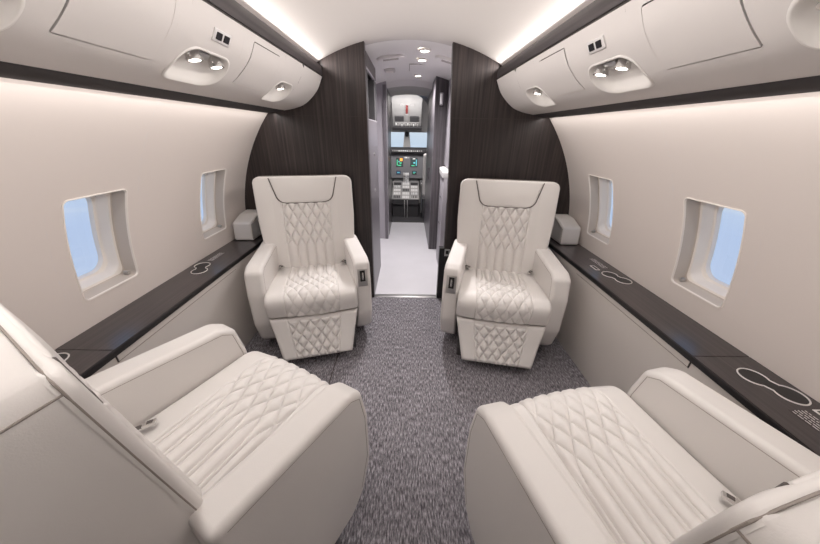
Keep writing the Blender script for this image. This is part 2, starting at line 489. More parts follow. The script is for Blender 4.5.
# ------------------------------------------------------------------ side ledges
def make_ledge(side, label):
    root = thing('side_ledge', label, 'side ledge')
    X = lambda x: side * x
    pm = MB(); pm.prism([(X(1.048), 0.575), (X(1.078), 0.0), (X(1.095), 0.0), (X(1.075), 0.575)], Y_REAR + 0.01, Y_BULK - 0.003, 'y')
    pn = pm.build('side_panel', M['panel'], root, smooth=False)
    sm = MB()      # faint joints of the stowed table lid
    sm.box(X(1.0465) - 0.0015, X(1.0465) + 0.0015, 0.8365, 0.8405, 0.545, 0.580)
    sm.build('lid_joint', M['gap'], pn, smooth=False)
    sm = MB()
    sm.tube([(X(1.0482), y, 0.545) for y in (0.84, 1.65)], 0.0012, 6)
    sm.build('lid_joint', M['seam'], pn, smooth=False)
    tm = MB(); tm.box(*sorted((X(1.043), X(1.252))), Y_REAR + 0.01, 0.8375, 0.580, 0.600, 0.002, 2)
    tm.box(*sorted((X(1.043), X(1.252))), 0.8395, Y_BULK - 0.003, 0.580, 0.600, 0.002, 2)
    top = tm.build('ledge_top', M['wood_y'], root, wn=True)
    em = MB(); em.box(*sorted((X(1.040), X(1.052))), Y_REAR + 0.01, Y_BULK - 0.003, 0.574, 0.597, 0.002, 2)
    em.build('edge_band', M['black'], root)
    # twin cup holders: a figure-eight ring around a recessed-looking dark insert
    for (cx1, cy1, cx2, cy2) in CUPS[side]:
        r = 0.039; d = Vector((cx2 - cx1, cy2 - cy1)); ll = d.length; d = d / ll; nrm = Vector((-d.y, d.x))
        out = []
        waist = 0.022; 
        a0 = math.radians(38)
        for i in range(25):
            a = a0 + (2 * PI - 2 * a0) * i / 24; out.append(Vector((cx1, cy1)) + (d * math.cos(a) + nrm * math.sin(a)) * r)
        for i in range(25):
            a = PI + a0 + (2 * PI - 2 * a0) * i / 24; out.append(Vector((cx2, cy2)) + (d * math.cos(a) + nrm * math.sin(a)) * r)
        im = MB(); im.add([(X(p.x), p.y, 0.6006) for p in out], [tuple(range(len(out)))])
        hold = im.build('cup_holder', M['black'], root, smooth=False)
        rg = MB(); rg.tube([(X(p.x), p.y, 0.6012) for p in out], 0.0023, 8, closed=True)
        rg.build('cup_ring', M['silver_ring'], hold)
    for (x0, x1, y0, y1, kind) in PLATES[side]:
        am = MB()
        if kind == 'text':
            am.box(*sorted((X(x0), X(x1))), y0, y1, 0.600, 0.6008)
            pl = am.build('placard', M['wood_b'], root, smooth=False)
            tx = MB(); n = 5
            for i in range(n):
                xx = x0 + (x1 - x0) * (i + 0.5) / n
                yy = y0 + 0.004
                while yy < y1 - 0.006:
                    ln = random.uniform(0.006, 0.016); tx.box(*sorted((X(xx - 0.0016), X(xx + 0.0016))), yy, min(yy + ln, y1 - 0.003), 0.6008, 0.6011); yy += ln + 0.003
            tx.build('printed_text', M['print'], pl, smooth=False)
        else:
            am.box(*sorted((X(x0), X(x1))), y0, y1, 0.600, 0.6022, 0.0008, 1)
            pl = am.build('socket_bezel', M['silver_ring'], root)
            s2 = MB(); s2.box(*sorted((X(x0 + 0.006), X(x1 - 0.006))), y0 + 0.006, y1 - 0.006, 0.6018, 0.6028, 0.0006, 1)
            s2.build('socket_cover', M['black'], pl)
    return root
CUPS = {1: [(1.158, 0.738, 1.196, 0.664), (1.158, 1.520, 1.188, 1.445)], -1: [(1.196, 0.780, 1.158, 0.706), (1.190, 1.575, 1.160, 1.500)]}
PLATES = {1: [(1.195, 1.235, 0.545, 0.610, 'socket'), (1.125, 1.175, 0.500, 0.610, 'text'), (1.170, 1.205, 1.605, 1.760, 'text'), (1.112, 1.140, 1.580, 1.645, 'socket')],
          -1: [(1.195, 1.235, 0.545, 0.610, 'socket'), (1.125, 1.175, 0.500, 0.610, 'text'), (1.170, 1.205, 1.640, 1.775, 'text')]}
make_ledge(-1, 'dark wood side ledge over a greige panel beneath the left windows')
make_ledge(1, 'dark wood side ledge over a greige panel beneath the right windows')

# cream boxes at the forward end of each ledge
for side, lab in ((-1, 'small cream leather box on the left ledge end against the dark bulkhead'), (1, 'small cream leather box on the right ledge end against the dark bulkhead')):
    root = thing('storage_box', lab, 'box', (side * 1.160, 2.12, 0.6005))
    pr = [(-0.115, 0.0), (0.128, 0.0), (0.128, 0.17), (0.02, 0.165), (-0.10, 0.125)]
    mb = MB(); mb.prism(pr, -0.062 if side > 0 else -0.072, 0.072 if side > 0 else 0.062, 'x', 0.014, 3)
    bd = mb.build('box_body', M['leather'], root, wn=True)
    pm = MB(); xe = -side * 0.064
    pm.tube([(xe, -0.112, 0.016), (xe, -0.099, 0.112), (xe, 0.012, 0.151), (xe, 0.122, 0.156)], 0.0016, 6)
    pm.build('box_seam', M['seam'], root)

# ------------------------------------------------------------------ seats
def quilt(u, phi, h):
    a = abs(math.sin(PI * (u + phi))); b = abs(math.sin(PI * (u - phi)))
    m = min(a, b)
    return h * (m ** 0.5) * (0.75 + 0.25 * max(a, b)) - 0.0022 * math.exp(-(m / 0.13) ** 2)

def slab(name, prof, hw, thick, er, mat, parent, flip=1, nt=60, nx=40, disp=None, smoothc=True, tfun=None):
    """cushion: the face follows prof (y,z) and is hw(t) wide either side of x=0; edges roll over with radius er"""
    C = Curve2(prof, 14, smoothc); Lp = C.L
    def edge_samples(L, n):
        e = [er * (1 - math.cos(i / 5 * PI / 2)) for i in range(5)]
        inner = lin(er, L - er, n)
        return e + inner + [L - q for q in e[::-1]]
    ts = edge_samples(Lp, nt); n_x = len(edge_samples(1.0, nx))
    V = []; rowsN = []
    for t in ts:
        p = C.at(t); tg = C.tan(t); nrm = Vector((tg.y, -tg.x)) * flip
        w = hw(t / Lp); xs = [q - w for q in edge_samples(2 * w, nx)]
        for x in xs:
            px = max(0, er - (w - abs(x))); pt = max(0, er - min(t, Lp - t))
            d2 = min(px * px + pt * pt, er * er); ins = er - math.sqrt(er * er - d2)
            h = (disp(x, t, Lp, w) if disp else 0.0) * (1 - ins / er)
            q = p + nrm * (h - ins); V.append((x, q.x, q.y))
        rowsN.append(nrm)
    m = n_x; R_ = len(ts)
    mb = MB(); F = [(i * m + j, i * m + j + 1, (i + 1) * m + j + 1, (i + 1) * m + j) for i in range(R_ - 1) for j in range(m - 1)]
    # skirt and back
    loop = [(0, j) for j in range(m)] + [(i, m - 1) for i in range(1, R_)] + [(R_ - 1, j) for j in range(m - 2, -1, -1)] + [(i, 0) for i in range(R_ - 2, 0, -1)]
    base = len(V); idx = {}
    for k, (i, j) in enumerate(loop):
        x, y, z = V[i * m + j]; nrm = rowsN[i]; th = (tfun(ts[i] / Lp) if tfun else thick) - er
        V.append((x, y - nrm.x * th, z - nrm.y * th)); idx[(i, j)] = base + k
    nl = len(loop)
    for k in range(nl):
        (i, j), (i2, j2) = loop[k], loop[(k + 1) % nl]
        F.append((i * m + j, base + k, base + (k + 1) % nl, i2 * m + j2))
    for i in range(R_ - 1):
        if i == 0: F.append(tuple(idx[(0, j)] for j in range(m)) + (idx[(1, m - 1)], idx[(1, 0)]))
        elif i == R_ - 2: F.append((idx[(i, 0)], idx[(i, m - 1)]) + tuple(idx[(R_ - 1, j)] for j in range(m - 1, -1, -1)))
        else: F.append((idx[(i, 0)], idx[(i, m - 1)], idx[(i + 1, m - 1)], idx[(i + 1, 0)]))
    mb.add(V, F)
    return mb.build(name, mat, parent, angle=60)

def groove(d, w=0.0035, depth=0.006): return -depth * math.exp(-(d / w) ** 2)
CP = 0.152       # half width of the quilted centre panel
def smooth01(x): x = min(1, max(0, x)); return x * x * (3 - 2 * x)

def cushion_disp(x, t, L, w):
    xx = x / w * 0.262; h = 0.0
    if abs(xx) < CP:
        # pleats at the rear open into diamonds towards the front edge
        q = t - 0.16
        phi = 0.0 if q < 0 else (q * q / 0.24 / 0.095 if q < 0.12 else (0.06 + (q - 0.12)) / 0.095)
        f = smooth01((CP - abs(xx)) / 0.012)
        h += f * (quilt(xx / 0.0605 + 0.25, phi + 0.13, 0.0155) - 0.007) * (1 - 0.4 * smooth01((t - 0.34) / 0.06))
    h += groove(abs(xx) - CP, 0.003, 0.005)
    h += 0.018 * (1 - (xx / 0.262) ** 2) * smooth01(t / 0.2)
    return h
def back_disp(x, t, L, w):
    h = 0.0; d = L - t
    if abs(x) < CP and d > 0.165:
        q = d - 0.17
        phi = (q / 0.115) if q < 0.28 else (0.28 / 0.115)
        f = smooth01((CP - abs(x)) / 0.012) * smooth01((d - 0.165) / 0.01)
        h += f * (quilt(x / 0.0605, phi, 0.0155) - 0.006)
    if d > 0.17: h += groove(abs(x) - CP, 0.003, 0.005)
    e = (abs(x) - 0.205) / max(0.02, w - 0.205)
    if 0 < e < 1: h += 0.003 * math.sin(PI * e) ** 0.8
    return h
def leg_disp(x, t, L, w):
    xx = x / w * 0.25; h = 0.0
    if abs(xx) < CP and 0.022 < t:
        f = smooth01((CP - abs(xx)) / 0.012) * smooth01((t - 0.022) / 0.01)
        h += f * (quilt(xx / 0.0605, t / 0.082 + 0.1, 0.0165) - 0.006)
    h += groove(abs(xx) - CP, 0.003, 0.005)
    return h

ARM = [(-0.50, 0.07), (-0.50, 0.634), (-0.095, 0.612), (-0.042, 0.583), (-0.018, 0.46), (-0.018, 0.25), (-0.065, 0.120), (-0.135, 0.060), (-0.40, 0.055)]
FLARE = 0.0
BACK = [(-0.418, 0.40), (-0.452, 0.60), (-0.488, 0.82), (-0.524, 1.050)]
SHARED = {}
def put(key, root, make):
    """first call builds the part (with its sub-parts), later calls copy it onto another seat"""
    if key not in SHARED:
        SHARED[key] = make(root); return SHARED[key]
    src = SHARED[key]; c = src.copy(); COL.objects.link(c); c.parent = root
    for ch in src.children:
        d = ch.copy(); COL.objects.link(d); d.parent = c
    return c

def mk_cushion(root):
    o = slab('seat_cushion', [(-0.455, 0.452), (-0.30, 0.452), (-0.12, 0.462), (-0.035, 0.466), (0.008, 0.445), (0.018, 0.41), (0.008, 0.36), (0.0, 0.318)],
             lambda f: 0.262, 0.12, 0.022, M['quilt'], root, flip=-1, nt=230, nx=190, disp=cushion_disp)
    return o
def mk_back(root, top=0.31):
    def hw(f):
        w = (0.285 + 0.025 * min(1, f / 0.6)) if top == 0.31 else 0.305 + (top - 0.305) * f; d = (1 - f) * 0.66; r = 0.045
        if d < r: w -= r - math.sqrt(max(0, r * r - (r - d) ** 2))
        return w
    return slab('backrest', BACK, hw, 0.022, 0.011, M['quilt'], root, flip=1, nt=200, nx=190, disp=back_disp)
def mk_shell(root, top=0.31, th=0.15):
    def hw(f):
        w = (0.283 + 0.025 * min(1, f / 0.6)) if top == 0.31 else 0.303 + (top - 0.305) * f; d = (1 - f) * 0.66; r = 0.042
        if d < r: w -= r - math.sqrt(max(0, r * r - (r - d) ** 2))
        return w
    pr = [(y - 0.014, z - 0.001) for y, z in BACK]
    sh = slab('back_shell', pr, hw, 0.2, 0.006, M['leather'], root, flip=1, nt=30, nx=6, tfun=lambda f: th - 0.03 * f)
    pm = MB(); C = Curve2(BACK)
    pts = []
    for s_ in (1,):
        L = C.L
        path = [(-1, t) for t in lin(0.02, L, 40)] + [(0, i) for i in range(1, 12)] + [(1, t) for t in lin(L, 0.02, 40)]
        for k, t in path:
            if k == 0:
                f = 1.0; w = hw(1.0); x = -w + 2 * w * t / 12; p = C.at(L)
            else:
                w = hw(t / L); x = k * w; p = C.at(t)
            pts.append((x * 1.004, p.x - 0.0155, p.y + (0.0015 if k == 0 else 0)))
    pm.tube(pts, 0.0018, 6)
    t_ = C.L - 0.030; p = C.at(t_); tg = C.tan(t_); nn = Vector((tg.y, -tg.x))
    for k in (-1, 1):
        pm.tube([(k * (hw(t_ / C.L) + 0.0005), p.x - 0.015 - nn.x * q, p.y - nn.y * q) for q in (0.0, 0.06, 0.13)], 0.0018, 6)
    pm.build('shell_piping', M['seam'], sh)
    return sh
def mk_head(root):
    C = Curve2(BACK); L = C.L
    prof = []
    for t in lin(L - 0.168, L - 0.004, 6):
        p = C.at(t); tg = C.tan(t); nrm = Vector((tg.y, -tg.x)); prof.append(tuple(p + nrm * 0.003))
    def hw(f):
        w = 0.165 + 0.045 * f; d = f * 0.165; r = 0.045
        if d < r: w -= r - math.sqrt(max(0, r * r - (r - d) ** 2))
        return w
    hd = slab('headrest', prof, hw, 0.03, 0.008, M['leather'], root, flip=1, nt=24, nx=20, disp=lambda x, t, L_, w: 0.006 * (1 - (x / w) ** 2) * math.sin(PI * t / L_) )
    C2 = Curve2(prof); pts = []
    fs = [0.97 - 0.97 * i / 30 for i in range(31)]
    for f in fs: p = C2.at(f * C2.L); pts.append((-hw(f) - 0.002, p.x - 0.002, p.y))
    w0 = hw(0.0); p = C2.at(0)
    for i in range(1, 10): pts.append((-w0 + 2 * w0 * i / 10, p.x - 0.001, p.y - 0.002))
    for f in fs[::-1]: p = C2.at(f * C2.L); pts.append((hw(f) + 0.002, p.x - 0.002, p.y))
    pm = MB(); pm.tube(pts, 0.0032, 6); pm.build('headrest_piping', M['piping'], hd)
    return hd
def mk_leg(root):
    return slab('leg_rest', [(0.006, 0.317), (0.040, 0.20), (0.093, 0.072)], lambda f: 0.258 - 0.055 * f, 0.06, 0.020, M['quilt'], root, flip=-1, nt=110, nx=180, disp=leg_disp)
def arm_xf(side):
    return Matrix.Translation((side * 0.370, -0.454, 0)) @ Matrix.Rotation(-side * FLARE, 4, 'Z') @ Matrix.Translation((0, 0.454, 0))
def mk_arm(side):
    def f(root):
        mb = MB(); mb.prism(ARM, 0 if side < 0 else -0.102, 0.102 if side < 0 else 0, 'x', 0.020, 4, mat=arm_xf(side))
        a = mb.build('armrest', M['leather'], root, wn=True, angle=50)
        sm = MB()
        for xo in (-side * 0.1015, -side * 0.0005):
            pts = [arm_xf(side) @ Vector((xo, y, z)) for y, z in ((-0.47, 0.611), (-0.098, 0.591), (-0.062, 0.570), (-0.042, 0.465), (-0.042, 0.275), (-0.085, 0.145))]
            sm.tube(pts, 0.0013, 5)
        sm.build('arm_stitching', M['seam'], a)
        return a
    return f
def mk_base(root):
    mb = MB(); mb.box(-0.235, 0.235, -0.46, -0.03, 0.0, 0.07, 0.01); mb.box(-0.20, 0.20, -0.43, -0.05, 0.06, 0.36, 0.01)
    return mb.build('seat_base', M['cock_d'], root)
def mk_buckle(side):
    def f(root):
        mb = MB(); x = side * 0.205
        T = Matrix.Translation((x, -0.405, 0.474)) @ Matrix.Rotation(side * 0.5, 4, 'Z') @ Matrix.Rotation(side * 0.25, 4, 'Y')
        mb.box(-0.010, 0.010, -0.035, 0.0, -0.002, 0.002, 0.001, 1, mi=0, mat=T)
        mb.box(-0.013, 0.013, -0.010, 0.026, -0.005, 0.006, 0.003, 2, mi=1, mat=T)
        mb.box(-0.008, 0.008, 0.002, 0.018, 0.005, 0.0080, 0.001, 1, mi=0, mat=T)
        return mb.build('seat_belt', [M['piping'], M['chrome']], root)
    return f
def mk_ctl(side):
    def f(root):
        a, b = Vector((-0.0365, 0.555)), Vector((-0.0170, 0.440)); c = (a + b) / 2; d = (b - a).normalized(); nrm = Vector((-d.y, d.x))
        if nrm.x < 0: nrm = -nrm
        xf = arm_xf(side)
        B = Matrix(((1, 0, 0, -side * 0.053), (0, d.x, nrm.x, c.x), (0, d.y, nrm.y, c.y), (0, 0, 0, 1)))
        T = xf @ B
        mb = MB(); mb.box(-0.031, 0.031, -0.056, 0.056, -0.003, 0.0025, 0.002, 2, mi=0, mat=T)
        p = mb.build('control_panel', M['steel'], root)
        k = MB(); k.box(-0.016, 0.016, -0.046, 0.024, 0.002, 0.0045, 0.001, 1, mat=T); k.build('control_recess', M['black'], p)
        k = MB(); k.box(-0.005, 0.005, -0.034, 0.012, 0.004, 0.010, 0.002, 2, mat=T); k.build('recline_lever', M['chrome'], p)
        return p
    return f

def arm_pose(side, shift, flare):
    return Matrix.Translation((side * (0.37 - (0.012 if flare else 0)), shift - 0.04, 0)) @ Matrix.Rotation(math.radians(-side * flare), 4, 'Z') @ Matrix.Translation((-side * 0.37, 0.04, 0))
def make_seat(label, x, y, deg, aisle, group='cream quilted cabin seats', back=0.0, drop=0.0, shift=-0.045, flare=0.0, narrow=1.0):
    root = thing('cabin_seat', label, 'seat', (x, y, 0), math.radians(deg), group)
    put('base', root, mk_base); put('cush', root, mk_cushion); put('leg', root, mk_leg)
    if narrow != 1:
        parts = [mk_back(root, 0.31 * narrow), mk_shell(root, 0.31 * narrow, 0.185), put('head', root, mk_head)]
        parts[2].scale.x = narrow
    else:
        parts = [put('back', root, mk_back), put('shell', root, mk_shell), put('head', root, mk_head)]
    if back or drop:
        for p in parts:
            p.matrix_basis = Matrix.Translation((0, 0, -drop)) @ Matrix.Translation((0, -0.418, 0.40)) @ Matrix.Rotation(math.radians(back), 4, 'X') @ Matrix.Translation((0, 0.418, -0.40))
    for s_ in (-1, 1):
        a = put('arm%d' % s_, root, mk_arm(s_)); put('belt%d' % s_, root, mk_buckle(s_))
        a.matrix_basis = arm_pose(s_, shift, flare)
    put('ctl%d' % aisle, root, mk_ctl(aisle)).matrix_basis = arm_pose(aisle, shift, flare)
    return root
make_seat('cream quilted seat facing us in front of the dark bulkhead left of the doorway', -0.555, 1.506, 194.8, -1, flare=5.0)
make_seat('cream quilted seat facing us in front of the dark bulkhead right of the doorway', 0.554, 1.447, 169.3, 1, flare=5.0)
make_seat('cream quilted seat with its backrest side turned to us, by the left ledge', -0.438, 0.892, -29.2, 1, drop=0.025, shift=0.004, narrow=0.9)
make_seat('cream quilted seat facing away with its deep cushion seen from above, by the right ledge', 0.553, 0.775, 14, -1, drop=0.11, shift=-0.015)

# outlet on the right bulkhead edge
t = thing('wall_outlet', 'small metal outlet plate on the dark bulkhead beside the doorway', 'outlet', (0.325, Y_BULK - 0.0015, 0.432))
mb = MB(); mb.box(-0.022, 0.022, -0.004, 0.0, -0.03, 0.03, 0.001, 1); mb.build('outlet_plate', M['steel'], t)
mb = MB(); mb.box(-0.012, 0.012, -0.006, -0.003, -0.012, 0.018, 0.001, 1); mb.build('outlet_cover', M['black'], t)

# ------------------------------------------------------------------ vestibule
t = thing('closet_cabinet', 'tall lilac grey closet with a dark wood head just inside the doorway on the left', 'cabinet', (-0.285, 2.32, 0))
mb = MB(); mb.box(-0.30, 0.0, 0.0, 0.62, 0.0, 1.40, 0.002, 1); mb.build('closet_body', M['lilac'], t)
mb = MB(); mb.box(-0.30, 0.0, 0.0, 0.62, 1.703, 1.79, 0.002, 1); mb.build('closet_head', M['wood_v'], t)
mb = MB(); mb.box(-0.30, -0.05, 0.0, 0.62, 1.40, 1.703); mb.box(-0.05, 0.0, 0.46, 0.62, 1.40, 1.69); mb.box(-0.05, 0.0, 0.0, 0.05, 1.40, 1.69)
mb.build('display_niche', M['cock_d'], t, smooth=False)
mb = MB(); mb.box(-0.012, 0.003, 0.0, 0.50, 1.690, 1.703, 0.001, 1); mb.box(-0.012, 0.003, 0.0, 0.62, 1.392, 1.400, 0.001, 1)
mb.build('niche_strip', M['lilac_l'], t)
for zz in (1.15, 0.86):
    mb = MB(); mb.lathe([(0.012, 0), (0.012, 0.006), (0.008, 0.008)], 16, mat=Matrix.Translation((0.0, 0.30, zz)) @ Matrix.Rotation(PI / 2, 4, 'Y')); mb.build('latch', M['steel'], t)

mb = MB(); mb.box(-0.62, -0.262, 3.85, 4.70, 0.0, 1.86)
w = struct(mb.build('wall_vestibule_left', M['lilac_l'], smooth=False))
mb = MB(); mb.box(-0.2625, -0.258, 4.02, 4.70, 0.0, 1.80); mb.build('jamb_lining', M['lilac_d'], w, smooth=False)
mb = MB(); mb.box(-0.300, -0.262, 3.842, 3.851, 0.0, 1.79); mb.build('edge_band', M['lilac'], w, smooth=False)
mb = MB(); mb.box(0.268, 0.62, 3.47, 4.70, 0.0, 1.86)
w = struct(mb.build('wall_vestibule_right', M['lilac_d'], smooth=False))
mb = MB(); mb.box(0.262, 0.270, 3.47, 4.70, 0.0, 1.83); mb.build('jamb_lining', M['lilac'], w, smooth=False)
mb = MB(); mb.tube([(0.256, 3.9, 0.78), (0.250, 3.9, 0.82), (0.250, 3.9, 0.88), (0.256, 3.9, 0.92)], 0.008); mb.build('door_latch', M['chrome'], w)
# outer sides of the vestibule
mb = MB(); mb.box(-0.64, -0.60, Y_BULK + 0.05, 4.70, 0.0, 1.9); struct(mb.build('wall_entry_left', M['lilac_l'], smooth=False))
mb = MB(); mb.box(0.39, 0.40, Y_BULK + 0.052, 3.465, 1.0, 1.86); struct(mb.build('wall_galley', M['lilac_l'], smooth=False))
mb = MB(); mb.box(0.60, 0.64, Y_BULK + 0.05, 4.70, 0.0, 1.9); struct(mb.build('wall_entry_right', M['lilac_l'], smooth=False))

t = thing('galley_cabinet', 'low lilac grey galley cabinet with a white counter right of the vestibule aisle', 'cabinet', (0.335, 2.90, 0))
mb = MB(); mb.prism([(0.0, 0.0), (0.26, 0.0), (0.26, 0.55), (0.06, 0.55), (0.012, 0.45), (0.0, 0.25)], 0.0, 0.93, 'z', 0.004, 2); mb.build('galley_body', M['lilac_l'], t, angle=25)
mb = MB(); mb.prism([(-0.012, 0.0), (0.26, 0.0), (0.26, 0.56), (0.05, 0.56), (0.0, 0.46), (-0.012, 0.25)], 0.93, 0.985, 'z', 0.006, 2); mb.build('counter_top', M['counter'], t, wn=True)
for zz in (0.72, 0.45):
    mb = MB(); mb.box(-0.008, 0.002, 0.12, 0.20, zz, zz + 0.015, 0.002, 1); mb.build('drawer_pull', M['chrome'], t)
t = thing('wall_phone', 'small pale handset unit on the galley wall above the white counter', 'handset', (0.32, 3.44, 1.62))
mb = MB(); mb.box(-0.012, 0.02, -0.02, 0.012, -0.05, 0.06, 0.006, 2); mb.build('handset_cradle', M['lilac_l'], t)
mb = MB(); mb.box(-0.009, 0.010, -0.034, -0.018, -0.04, 0.05, 0.006, 2); mb.build('handset', M['counter'], t)

# vestibule ceiling: vault, then a lower vault towards the flight deck
def vault(y0, y1, z0, z1, mat, name, R=1.25):
    mb = MB()
    mb.grid(lambda x, y: Vector((x, y, (z0 + (z1 - z0) * (y - y0) / (y1 - y0)) - (R - math.sqrt(R * R - x * x)))), lin(-0.62, 0.62, 30), lin(y0, y1, 4))
    return struct(mb.build(name, mat))
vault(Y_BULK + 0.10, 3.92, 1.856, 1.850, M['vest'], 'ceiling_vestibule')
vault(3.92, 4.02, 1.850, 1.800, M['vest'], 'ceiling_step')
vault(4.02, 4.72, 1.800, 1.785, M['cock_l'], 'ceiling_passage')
DL = [(0.105, 2.57), (0.098, 2.88), (0.088, 3.62)]
for i, (x, y) in enumerate(DL):
    z = 1.853 - (1.25 - math.sqrt(1.25 ** 2 - x * x))
    t = thing('ceiling_downlight', ['round ceiling downlight nearest the cabin doorway', 'round ceiling downlight in the middle of the vestibule ceiling', 'round ceiling downlight closest to the cockpit'][i], 'downlight', (x, y, z), 0, 'vestibule ceiling lights')
    mb = MB(); mb.lathe([(0.046, 0.002), (0.046, -0.006), (0.034, -0.010), (0.033, -0.004)], 28, cap=False); mb.build('light_bezel', M['white'], t)
    mb = MB(); mb.lathe([(0.034, -0.004), (0.02, -0.006), (0.003, -0.007)], 28); mb.build('light_lens', M['down'], t)
for i, (x, y) in enumerate([(-0.15, 2.78), (0.30, 2.70)]):
    z = 1.853 - (1.25 - math.sqrt(1.25 ** 2 - x * x))
    t = thing('ceiling_vent', ['flat oval ceiling vent in the vestibule, on the closet side', 'flat oval ceiling vent in the vestibule, on the galley side'][i], 'vent', (x, y, z), 0, 'oval ceiling vents')
    tilt = Matrix.Rotation(math.asin(x / 1.25), 4, 'Y')
    pr = rrect(-0.11, 0.11, -0.055, 0.055, 0.05)
    mb = MB(); rings(mb, [[tilt @ Vector((a * k, b * k, zz)) for a, b in pr] for k, zz in ((1, 0.004), (1, -0.012), (0.93, -0.018), (0.5, -0.019))], cap=True)
    mb.build('vent_cover', M['vest'], t, angle=30)
    for q in range(3):
        mb = MB(); mb.box(-0.06, 0.06, -0.026 + q * 0.02, -0.020 + q * 0.02, -0.0205, -0.018, mat=tilt); mb.build('vent_slot', M['seam'], t, smooth=False)
t = thing('ceiling_sign', 'little rectangular pale sign lens on the vestibule ceiling above the closet', 'sign', (-0.185, 3.25, 1.838))
mb = MB(); mb.box(-0.05, 0.05, -0.05, 0.05, -0.02, 0.004, 0.006, 2); mb.build('sign_frame', M['cock_l'], t)
mb = MB(); mb.box(-0.034, 0.034, -0.034, 0.034, -0.024, -0.018, 0.003, 2); mb.build('sign_lens', M['white'], t)
t = thing('ceiling_hatch', 'square flush access hatch in the vestibule ceiling', 'hatch', (0.085, 3.22, 1.852))
mb = MB(); mb.box(-0.085, 0.085, -0.15, 0.15, -0.008, 0.0, 0.002, 1); mb.build('hatch_cover', M['vest'], t)
mb = MB(); mb.tube([(-0.088, -0.153, -0.003), (0.088, -0.153, -0.003), (0.088, 0.153, -0.003), (-0.088, 0.153, -0.003)], 0.002, 6, closed=True); mb.build('hatch_joint', M['seam'], t)

# ------------------------------------------------------------------ flight deck
CX = -0.037
mb = MB(); mb.box(-0.9, 0.85, 4.70, 6.6, -0.05, -0.02); struct(mb.build('floor_cockpit', M['cock_d'], smooth=False))
mb = MB(); mb.box(-0.27, 0.266, 4.66, 4.74, -0.04, 0.012, 0.004, 2); struct(mb.build('trim_2', M['cock_d']))
mb = MB(); mb.box(-0.92, -0.88, 4.70, 6.6, -0.05, 1.9); struct(mb.build('wall_cockpit_left', M['cock'], smooth=False))
mb = MB(); mb.box(0.83, 0.87, 4.70, 6.6, -0.05, 1.9); struct(mb.build('wall_cockpit_right', M['cock'], smooth=False))
mb = MB(); mb.grid(lambda x, y: Vector((x, y, 1.93 - 0.35 * x * x)), lin(-0.92, 0.87, 20), lin(4.70, 6.35, 3)); struct(mb.build('ceiling_cockpit', M['cock_l']))
# forward wall with the two windshield openings, built as sill, header, posts
mb = MB(); mb.box(-0.9, 0.85, 6.20, 6.26, -0.05, 1.02); mb.box(-0.9, 0.85, 6.20, 6.26, 1.315, 1.9)
mb.prism([(CX - 0.045, 1.315), (CX - 0.075, 1.02), (CX + 0.075, 1.02), (CX + 0.045, 1.315)], 6.19, 6.26, 'y')
mb.box(-0.9, -0.46, 6.20, 6.26, 1.02, 1.315); mb.box(0.40, 0.85, 6.20, 6.26, 1.02, 1.315)
struct(mb.build('wall_windshield', M['cock_l'], smooth=False))
for i, (a, b) in enumerate(((-0.46, CX - 0.05), (CX + 0.05, 0.40))):
    mb = MB(); mb.box(a, b, 6.225, 6.235, 1.02, 1.315); struct(mb.build('window_%d' % (5 + i), M['glass'], smooth=False))
t = thing('standby_compass', 'small dark compass hanging on the post between the windshields', 'compass', (CX, 6.16, 1.285))
mb = MB(); mb.lathe([(0.018, -0.045), (0.032, -0.03), (0.036, 0.0), (0.03, 0.03), (0.02, 0.04)], 16); mb.build('compass_body', M['cock_d'], t)
mb = MB(); mb.tube([(0, 0.0, 0.03), (0, 0.03, 0.07)], 0.008); mb.build('compass_stem', M['cock'], t)

t = thing('overhead_console', 'grey overhead switch panel with a red handle on the cockpit ceiling', 'panel', (CX, 5.3, 1.6))
OP = [(-0.30, 0.23), (-0.20, 0.170), (0.34, -0.22), (0.37, -0.20), (0.37, 0.25), (-0.30, 0.25)]
mb = MB(); mb.prism(OP, -0.235, 0.235, 'x', 0.008, 2); mb.build('panel_body', M['cock'], t, wn=True)
def on_face(x, f, z_off=0.0):      # point on the aft-facing slope of the overhead panel
    a, b = Vector((-0.20, 0.170)), Vector((0.34, -0.22)); p = a.lerp(b, f); return Vector((x, p.x, p.y - z_off))
SL = math.atan2(-0.39, 0.54)
def face_box(x0, x1, f0, f1, th, mat, name, par, bev=0.003):
    c0, c1 = on_face(0, f0), on_face(0, f1); L_ = (c1 - c0).length; c = (c0 + c1) / 2
    T = Matrix.Translation(c) @ Matrix.Rotation(SL, 4, 'X')
    m_ = MB(); m_.box(x0, x1, -L_ / 2, L_ / 2, -th, 0.012, bev, 1, mat=T); return m_.build(name, mat, par)
face_box(-0.195, -0.05, 0.55, 0.73, 0.016, M['cock_d'], 'dark_display', t); face_box(0.05, 0.195, 0.55, 0.73, 0.016, M['cock_d'], 'dark_display', t)
face_box(-0.030, 0.030, 0.48, 0.74, 0.012, M['cock'], 'centre_strip', t)
rd = face_box(-0.016, 0.016, 0.20, 0.42, 0.034, M['red'], 'fire_handle', t)
face_box(-0.20, 0.20, 0.77, 0.90, 0.012, M['cock'], 'switch_row', t)
for k in range(12):
    x = -0.18 + k * 0.0327
    face_box(x - 0.007, x + 0.007, 0.79 + 0.03 * (k % 2), 0.85 + 0.03 * (k % 2), 0.026, M['cock_l'] if k % 3 else M['g_white'], 'toggle_switch', t, 0.002)
face_box(-0.11, -0.05, 0.17, 0.23, 0.013, M['cock'], 'panel_label', t); face_box(0.05, 0.11, 0.17, 0.23, 0.013, M['cock'], 'panel_label', t)
face_box(-0.25, 0.25, 0.92, 1.03, 0.03, M['cock_d'], 'visor_rail', t)
